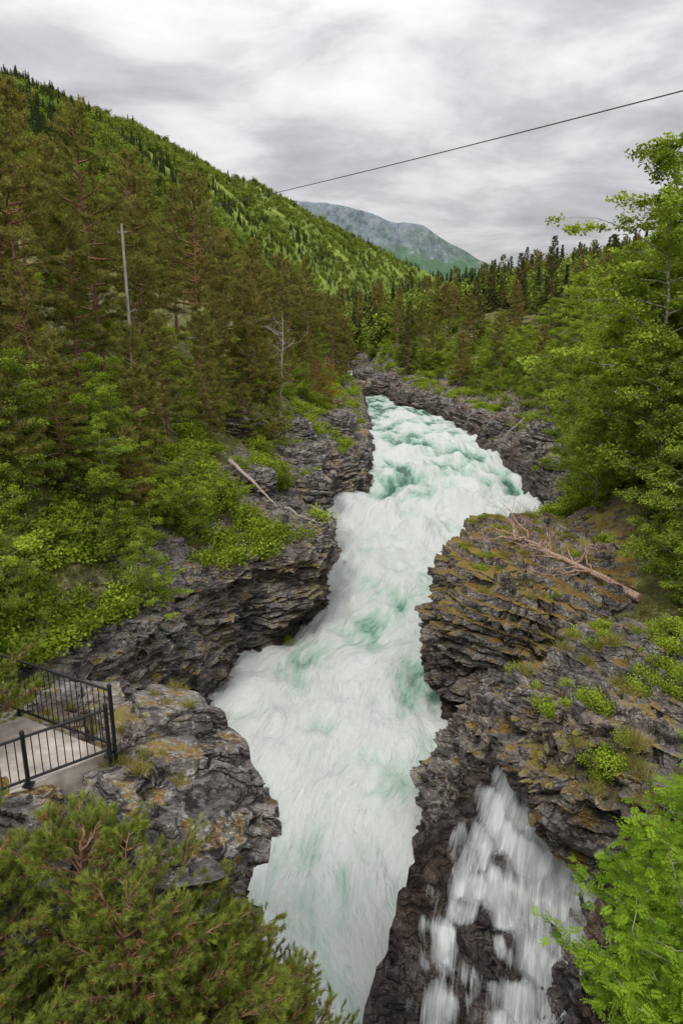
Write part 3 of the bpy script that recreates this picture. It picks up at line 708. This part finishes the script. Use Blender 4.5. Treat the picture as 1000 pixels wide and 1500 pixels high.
scatter('distant_broadleaf_forest',FD[0],pp[h>=.4],rng.uniform(1,1.8,(h>=.4).sum()))

# ground sheet
g=Geo();r=np.concatenate([[0],np.geomspace(340,14000,40)]);th=np.linspace(0,2*np.pi,72,endpoint=False)
Rr,Th=np.meshgrid(r,th,indexing='ij');X=Rr*np.cos(Th);Y=Rr*np.sin(Th);Z=np.where(Rr<300,-5,np.interp(Rr,[300,345,1500,14000],[-5,12,30,60]))
V=np.stack([X,Y,Z],-1).reshape(-1,3);nt_=72;i=np.arange(40)[:,None]*nt_;j=np.arange(nt_)[None];j2=(j+1)%nt_
g.add(V,np.stack([i+j,i+nt_+j,i+nt_+j2,i+j2],-1).reshape(-1,4));obj('ground',g.mesh('ground',[M_hill],True))

# distant mountain
X,Y=np.meshgrid(np.linspace(-3500,4500,340),np.linspace(3800,6600,140),indexing='ij')
prof=np.interp(X,[-3500,-1500,-600,-100,140,325,560,800,940,1500,2500,4500],[500,750,850,815,755,685,660,545,455,250,160,120])
hh=np.interp(Y,[3800,4400,4750,5000,5400,6600],[0,.22,.55,1,.98,.5])
Z=30+prof*hh+(fbm(X*.004,Y*.004,0,6,95)-.5)*130*np.interp(hh,[0,.3,1],[0,1,.55])
V=np.stack([X,Y,Z],-1).reshape(-1,3);a=np.arange(339)[:,None]*140+np.arange(139)[None]
g=Geo();g.add(V,np.stack([a,a+140,a+141,a+1],-1).reshape(-1,4))
m,t=mat('mountain_rock_haze');Pn=t.pos()
sx=t.node('ShaderNodeSeparateXYZ');t.put(sx.inputs[0],Pn)
n=t.noise(t.vmul(Pn,(1,1,1.5)),.006,8,.65);n2=t.noise(t.vmul(Pn,(1.6,1,1.2)),.012,8,.72)
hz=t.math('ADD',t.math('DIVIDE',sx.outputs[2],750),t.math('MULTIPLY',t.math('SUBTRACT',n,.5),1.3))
c=t.ramp(hz,[(.42,(.09,.165,.09)),(.62,(.115,.185,.125)),(.78,(.15,.195,.195)),(1.0,(.20,.235,.27))])  # aerial haze put into the colour, bluer and paler towards the summit
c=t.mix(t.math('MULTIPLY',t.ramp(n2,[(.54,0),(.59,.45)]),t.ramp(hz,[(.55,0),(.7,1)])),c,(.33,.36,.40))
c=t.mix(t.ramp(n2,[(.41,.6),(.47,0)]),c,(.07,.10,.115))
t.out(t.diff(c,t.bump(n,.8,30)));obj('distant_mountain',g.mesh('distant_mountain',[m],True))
print('far',time.time()-T0)

# ---------------------------------------------------------------- railing + footpath
m,t=mat('black_metal');t.out(t.bsdf((.012,.012,.013),.4,spec=.5));M_met=m
m,t=mat('concrete');n=t.noise(t.pos(),3,6,.7);t.out(t.bsdf(t.ramp(n,[(.35,(.34,.29,.25)),(.65,(.60,.54,.48))]),.9,t.bump(n,.4,.02)));M_con=m
g=Geo()
A=(-3.4,9.0);B=(-5.3,10.0);C_=(-7.8,11.3);D=(-4.35,8.2);E=(-6.2,6.7)
def rail(p,q,zb,h,n,ends=(1,1)):
    p=np.array(p);q=np.array(q)
    for zz in (zb+.10,zb+h): g.tube(np.array([[*p,zz],[*q,zz]]),.022,8)
    for i in range(1,n):
        c=p+(q-p)*i/n;g.tube(np.array([[*c,zb+.10],[*c,zb+h]]),.008,5)
    for e,c in zip(ends,(p,q)):
        if e:
            g.tube(np.array([[*c,zb-.45],[*c,zb+h+.06]]),.032,8);g.box((*c,zb+.01),(.14,.14,.02))
            g.tube(np.array([[*c,zb+h+.06],[*c,zb+h+.10]]),[.04,.025],8)
rail(A,B,13.86,1.02,18);rail(B,C_,13.86,1.02,24,(0,1));rail((-3.45,8.9),D,13.86,.76,11,(1,1));rail(D,E,13.86,.76,22,(0,1))
obj('metal_railing',g.mesh('metal_railing',[M_met]))
g=Geo();poly=np.array([[-3.5,8.98],[-5.25,9.95],[-7.9,11.35],[-12,12],[-12,7],[-6.2,6.6],[-4.4,8.12]])
k=len(poly);V=np.concatenate([np.c_[poly,np.full(k,13.87)],np.c_[poly,np.full(k,13.3)]])
g.add(V,np.zeros((0,4),int));g.g.append((np.arange(k)[None][:,::-1],0));g.g.append((np.array([[i,i+k,(i+1)%k+k,(i+1)%k] for i in range(k)]),0))
obj('footpath',g.mesh('footpath',[M_con]))
BV2=boulder('rock_outcrop',(-4.3,9.3,11.9),(2.5,2.5,1.62),(.02,.06,.5),71,170,4.5,.8,None,.36,.35)
pa=[]
for k in range(200):
    x=rng.uniform(-6,-1.9);y=rng.uniform(7.2,11.6);h=BV2.ray_cast(Vector((x,y,20)),Vector((0,0,-1)))
    if h[0] is None or h[1].z<.5 or h[0].z>13.8: continue
    if float(fbm(np.array([x]),np.array([y]),np.array([0.]),3,74)[0])>.54: pa.append(list(h[0]))
if pa: scatter('grass_tufts',GR,np.array(pa),rng.uniform(.25,.55,len(pa)))

# ---------------------------------------------------------------- utility poles, cable
m,t=mat('weathered_pole');n=t.noise(t.vmul(t.pos(),(6,6,1)),2,5);t.out(t.diff(t.ramp(n,[(.3,(.24,.22,.20)),(.7,(.48,.46,.42))])));M_pole=m
def upole(x,y,top,nm='utility_pole'):
    z=gz(x,y)-1;g=Geo();g.tube(np.array([[x,y,z],[x,y,top]]),[.12,.085],10)
    g.tube(np.array([[x,y,top],[x,y,top+.25]]),[.07,.05],8)
    for s in (-1,1):
        g.tube(np.array([[x,y,top-.3],[x+.3*s,y,top-.3],[x+.3*s,y,top-.1]]),[.03,.03,.05],6)
    obj(nm,g.mesh(nm,[M_pole]))
upole(-14.3,47.8,26.4);upole(-16.5,92,34.6);upole(46,-2.5,31)
g=Geo();s=np.linspace(0,1,60);a=np.array([46,-2.5,30.9]);b=np.array([-16.5,92,34.6])
Pc=a+(b-a)*s[:,None];Pc[:,2]-=4*.55*s*(1-s);g.tube(Pc,.035,6)
obj('overhead_cable',g.mesh('overhead_cable',[M_met]))

# ---------------------------------------------------------------- dead wood
def branchy(name,a,b,r,nb,bl,seed,m,down=.0):
    global rng;rng=np.random.default_rng(seed);g=Geo();a=np.array(a,float);b=np.array(b,float)
    s=np.linspace(0,1,14);Pp=a+(b-a)*s[:,None]+np.cumsum(rng.normal(size=(14,3))*.04,0)
    g.tube(Pp,np.linspace(r,r*.2,14),8)
    ax=(b-a)/np.linalg.norm(b-a)
    for i in range(nb):
        f=rng.uniform(.3,1);c=np.array([np.interp(f,s,Pp[:,k]) for k in range(3)])
        d=rng.normal(size=3);d-=ax*d.dot(ax);d/=np.linalg.norm(d);d=d+ax*rng.uniform(.2,.9)
        d[2]=abs(d[2])*.5-down
        L=bl*rng.uniform(.4,1.1);q=np.linspace(0,1,7)
        Q=c+d*L*q[:,None]+np.cumsum(rng.normal(size=(7,3))*.07*L,0)*.7;g.tube(Q,np.linspace(r*.28,.008,7),5)
        for j in range(5):
            e=Q[rng.integers(2,7)];dd=d+rng.normal(size=3)*.7;qq=np.linspace(0,1,4)
            g.tube(e+dd*L*.35*qq[:,None]+rng.normal(size=(4,3))*.03,np.linspace(.014,.005,4),4)
    obj(name,g.mesh(name,[m]))
def top(x,y):
    h=BV3.ray_cast(Vector((x,y,25)),Vector((0,0,-1)));return max(h[0].z if h[0] is not None else 0,gz(x,y))
branchy('fallen_tree',(14.2,30.6,top(14.2,31.5)+.5),(10.1,38.8,top(10.1,38.8)+.9),.22,28,3.0,201,M_barkr,.2)
branchy('driftwood_log',(-8.2,49,10.8),(-4.2,43.5,8.4),.16,4,1.2,202,M_barkd,.1)
branchy('driftwood_log',(-3.8,45,8.2),(-1.2,42.5,7.5),.09,2,.8,203,M_barkd,.1)
branchy('dead_tree',(-6.6,72,10.2),(-6.0,72.5,21.5),.13,22,1.9,204,M_barkd,-.1)
branchy('dead_tree',(25,95,9),(22,90,12),.12,10,2.2,205,M_barkd,-.1)
branchy('fallen_tree',(24,90,8.6),(19.5,84,6.8),.14,8,1.8,206,M_barkd,.1)

# ---------------------------------------------------------------- foreground young pines (left)
def near_pine(name,base,H,R,seed,nb=60,sh=1.0):
    global rng;rng=np.random.default_rng(seed);g=Geo()
    n=10;f=np.linspace(0,1,n);tr=np.stack([.25*np.sin(f*3),.2*np.sin(f*2),f*H],1)
    g.tube(tr,np.linspace(.08,.012,n),8,0)
    SC=[];SD=[];SV=[]
    for i in range(nb):
        ff=.2+.8*(i+rng.random())/nb;ff=min(ff,.985);b0=np.array([np.interp(ff,f,tr[:,k]) for k in range(3)])
        az=i*2.4+rng.normal()*.3;rel=(ff-.2)/.8;L=R*(1-rel)**.5*rng.uniform(.65,1.2)+.15;el=np.interp(rel,[0,1],[.05,.8])
        m=7;s=np.linspace(0,1,m);d=np.array([math.cos(az)*math.cos(el),math.sin(az)*math.cos(el),math.sin(el)])
        Pp=b0+d*L*s[:,None];Pp[:,2]+=.22*L*s**2;Pp+=np.cumsum(rng.normal(size=(m,3))*.02,0)
        g.tube(Pp,np.linspace(.018,.005,m),5,0,False)
        for a in np.linspace(.25,1,int(5+L*6)):
            c=np.array([np.interp(a,s,Pp[:,k]) for k in range(3)])
            for rep in range(2):
                ang=az+rng.uniform(-1.2,1.2);l2=(1.15-a)*L*.42*rng.uniform(.5,1.2)+.1
                dd=np.array([math.cos(ang),math.sin(ang),rng.uniform(.0,.8)]);e=c+dd*l2
                g.tube(np.stack([c,e]),[.006,.004],3,0,False)
                k=int(l2/.17)+1
                for q in np.linspace(.5,1,k): SC.append(c+dd*l2*q);SD.append(dd+rng.normal(size=3)*.35+np.array([0,0,.7]));SV.append(rng.random())
    SC=np.array(SC);SD=np.array(SD);SD/=np.linalg.norm(SD,axis=1)[:,None];N=len(SC);K=52
    u=rng.random((N,K,1));C=SC[:,None]+SD[:,None]*u*.10*sh
    rd=rng.normal(size=(N,K,3));rd/=np.linalg.norm(rd,axis=2)[...,None];Dn=rd*.6+SD[:,None]*(.55+.5*u)
    vv=np.clip(np.repeat(np.array(SV)*.6,K)+(u.reshape(-1))*.3+rng.random(N*K)*.2,0,1)
    g.needles(C.reshape(-1,3),Dn.reshape(-1,3),.075*rng.uniform(.8,1.2,N*K),.0075,1,vv)
    idx=rng.choice(N,N//12,replace=False)
    C=np.repeat(SC[idx],18,0)+rng.normal(size=(len(idx)*18,3))*.02
    g.needles(C,rng.normal(size=C.shape),.05,.012,2)
    return g.mesh(name,[M_barkp,M_pineN,M_rust])
NP=[near_pine('near_pine_a',0,4.0,1.9,301,64),near_pine('near_pine_b',0,2.8,1.4,302,50)]
rng=np.random.default_rng(9)
for i,x,y,z,h in [(0,-2.7,6.3,9.5,1.),(0,-4.6,6.6,10.0,.95),(0,-1.9,7.4,8.6,.9),(1,-6.35,9.2,13.3,.95),(1,-3.4,7.2,11.0,1.),(1,-1.7,6.4,9.3,1.1),(0,-3.9,5.3,9.0,1.),(1,-2.7,5.2,9.6,1.),(1,-4.5,6.2,11.5,.9),(0,-1.2,8.0,6.2,.9),(0,-3.2,5.6,8.6,1.),(1,-2.2,7.0,10.2,.9),(0,-2.2,5.0,7.5,1.)]:
    obj('pine_tree',NP[i],(x,y,z),rng.uniform(0,6.28),h)

# ---------------------------------------------------------------- foreground rowan (right)
def rowan(name,base,tips,seed,nc=420,spread=.75,sz=1.):
    global rng;rng=np.random.default_rng(seed);g=Geo();base=np.array(base,float);LC=[]
    for tip in tips:
        tip=np.array(tip,float);s=np.linspace(0,1,9);Pp=base+(tip-base)*s[:,None];Pp[:,2]+=.3*np.sin(s*np.pi)
        Pp+=np.cumsum(rng.normal(size=(9,3))*.03,0);g.tube(Pp,np.linspace(.03,.006,9),6,0)
        for a in np.linspace(.4,1,10):
            c=np.array([np.interp(a,s,Pp[:,k]) for k in range(3)]);d=rng.normal(size=3);d[2]=abs(d[2])*.5;d/=np.linalg.norm(d)
            e=c+d*spread*rng.uniform(.3,1);g.tube(np.stack([c,(c+e)/2+rng.normal(size=3)*.03,e]),[.007,.005,.003],5,0,False)
            LC+= [c+(e-c)*q for q in np.linspace(.3,1,5)]
    LC=np.array(LC);idx=rng.integers(0,len(LC),nc);v_=[];F=[];var=[];k=0
    for i in idx:
        o=LC[i]+rng.normal(size=3)*.09;az=rng.uniform(0,6.28);d=np.array([math.cos(az),math.sin(az),rng.uniform(-.35,.35)]);d/=np.linalg.norm(d)
        nrm=np.array([0,-.25,1.])+rng.normal(size=3)*.45;sd=np.cross(d,nrm);sd/=np.linalg.norm(sd);nrm=np.cross(sd,d)
        L=rng.uniform(.17,.27)*sz;q=rng.random()
        for j in range(13):
            if j==12: c=o+d*L;ld=d
            else:
                pr=j//2;sg=1 if j%2 else -1;c=o+d*L*(.2+.8*pr/6);ld=sd*sg+d*.45
            ld=ld/np.linalg.norm(ld)+nrm*rng.normal()*.12-np.array([0,0,.15]);ll=.07*sz*rng.uniform(.85,1.15);wd=np.cross(ld,nrm);wd/=np.linalg.norm(wd)
            w=.013*sz;z=nrm*.003
            v_+= [c,c+ld*ll*.35+wd*w-z,c+ld*ll*.7+wd*w*.8-z,c+ld*ll,c+ld*ll*.7-wd*w*.8-z,c+ld*ll*.35-wd*w-z]
            F.append([k,k+1,k+2,k+3,k+4,k+5]);k+=6;var+=[np.clip(q*.75+rng.random()*.25,0,1)]*6
    g.add(np.array(v_),np.array(F),1,np.array(var))
    return obj(name,g.mesh(name,[M_barkb,M_rowan]))
rowan('rowan_tree',(5.2,6.4,9.2),[(3.4,6.4,13.2),(3.9,6.9,14.2),(4.5,6.6,14.8),(3.2,6.6,12.2),(3.8,7.6,12.9),(4.7,7.6,14.0),(4.2,5.9,13.3),(3.5,7.2,11.9),(4.9,7.0,14.8),(3.3,5.9,12.6),(4.3,6.8,13.1),(4.5,6.2,12.3)],401,4200,.75,.72)
rowan('rowan_tree',(6.8,9.4,8.2),[(4.4,8.4,12.0),(5.2,8.8,13.2),(5.8,9.0,14.0),(4.6,9.2,10.6),(5.2,9.7,11.4),(6.2,9.4,13.2),(4.8,8.2,10.2),(5.6,8.2,12.0),(6.5,8.4,11.4),(4.6,9.1,9.6)],402,4200,.95,.85)

# ---------------------------------------------------------------- sky, sun, camera
w=bpy.data.worlds.new("World");scene.world=w;w.use_nodes=True;t=NT(w.node_tree)
sky=t.node('ShaderNodeTexSky',sky_type='NISHITA');sky.sun_disc=False;sky.sun_elevation=math.radians(52);sky.sun_rotation=math.radians(200)
tc=t.node('ShaderNodeTexCoord').outputs['Generated'];sp=t.node('ShaderNodeSeparateXYZ');t.put(sp.inputs[0],tc)
zc=t.math('MAXIMUM',sp.outputs[2],0.0);dn=t.math('ADD',zc,.26)
cb=t.node('ShaderNodeCombineXYZ');t.put(cb.inputs[0],t.math('DIVIDE',sp.outputs[0],dn));t.put(cb.inputs[1],t.math('DIVIDE',sp.outputs[1],dn))
n1=t.noise(t.vmul(cb.outputs[0],(1,1.4,1)),1.9,7,.58,.3);n2=t.noise(cb.outputs[0],.9,2,.5,.2)
nn=t.math('ADD',t.math('MULTIPLY',n1,.6),t.math('MULTIPLY',n2,.4))
cl=t.ramp(nn,[(.39,(.41,.40,.42)),(.455,(.51,.50,.52)),(.52,(.67,.66,.675)),(.60,(.80,.79,.80))])
gain=t.math('ADD',t.math('MULTIPLY',zc,14.5),8.9)
cg=t.node('ShaderNodeVectorMath',operation='SCALE');t.put(cg.inputs[0],cl);t.put(cg.inputs['Scale'],gain)
col=t.mix(.95,sky.outputs[0],cg.outputs[0])
bg=t.node('ShaderNodeBackground');t.put(bg.inputs[0],col);bg.inputs[1].default_value=.1
o=t.node('ShaderNodeOutputWorld');t.t.links.new(bg.outputs[0],o.inputs[0])
L=bpy.data.lights.new('sun','SUN');L.energy=1.5;L.angle=math.radians(14);L.color=(1,.95,.87)
so=bpy.data.objects.new('sun',L);scene.collection.objects.link(so);so.rotation_euler=(math.radians(38),0,math.radians(-20))
cam=bpy.data.cameras.new('camera');co=bpy.data.objects.new('camera',cam);scene.collection.objects.link(co)
co.location=(0,0,20);co.rotation_euler=(math.radians(75),0,0);cam.sensor_fit='VERTICAL';cam.sensor_height=36;cam.lens=24;cam.clip_start=.1;cam.clip_end=30000
scene.camera=co
scene.view_settings.view_transform='Standard';scene.view_settings.look='None';scene.view_settings.exposure=0
print('done',time.time()-T0)
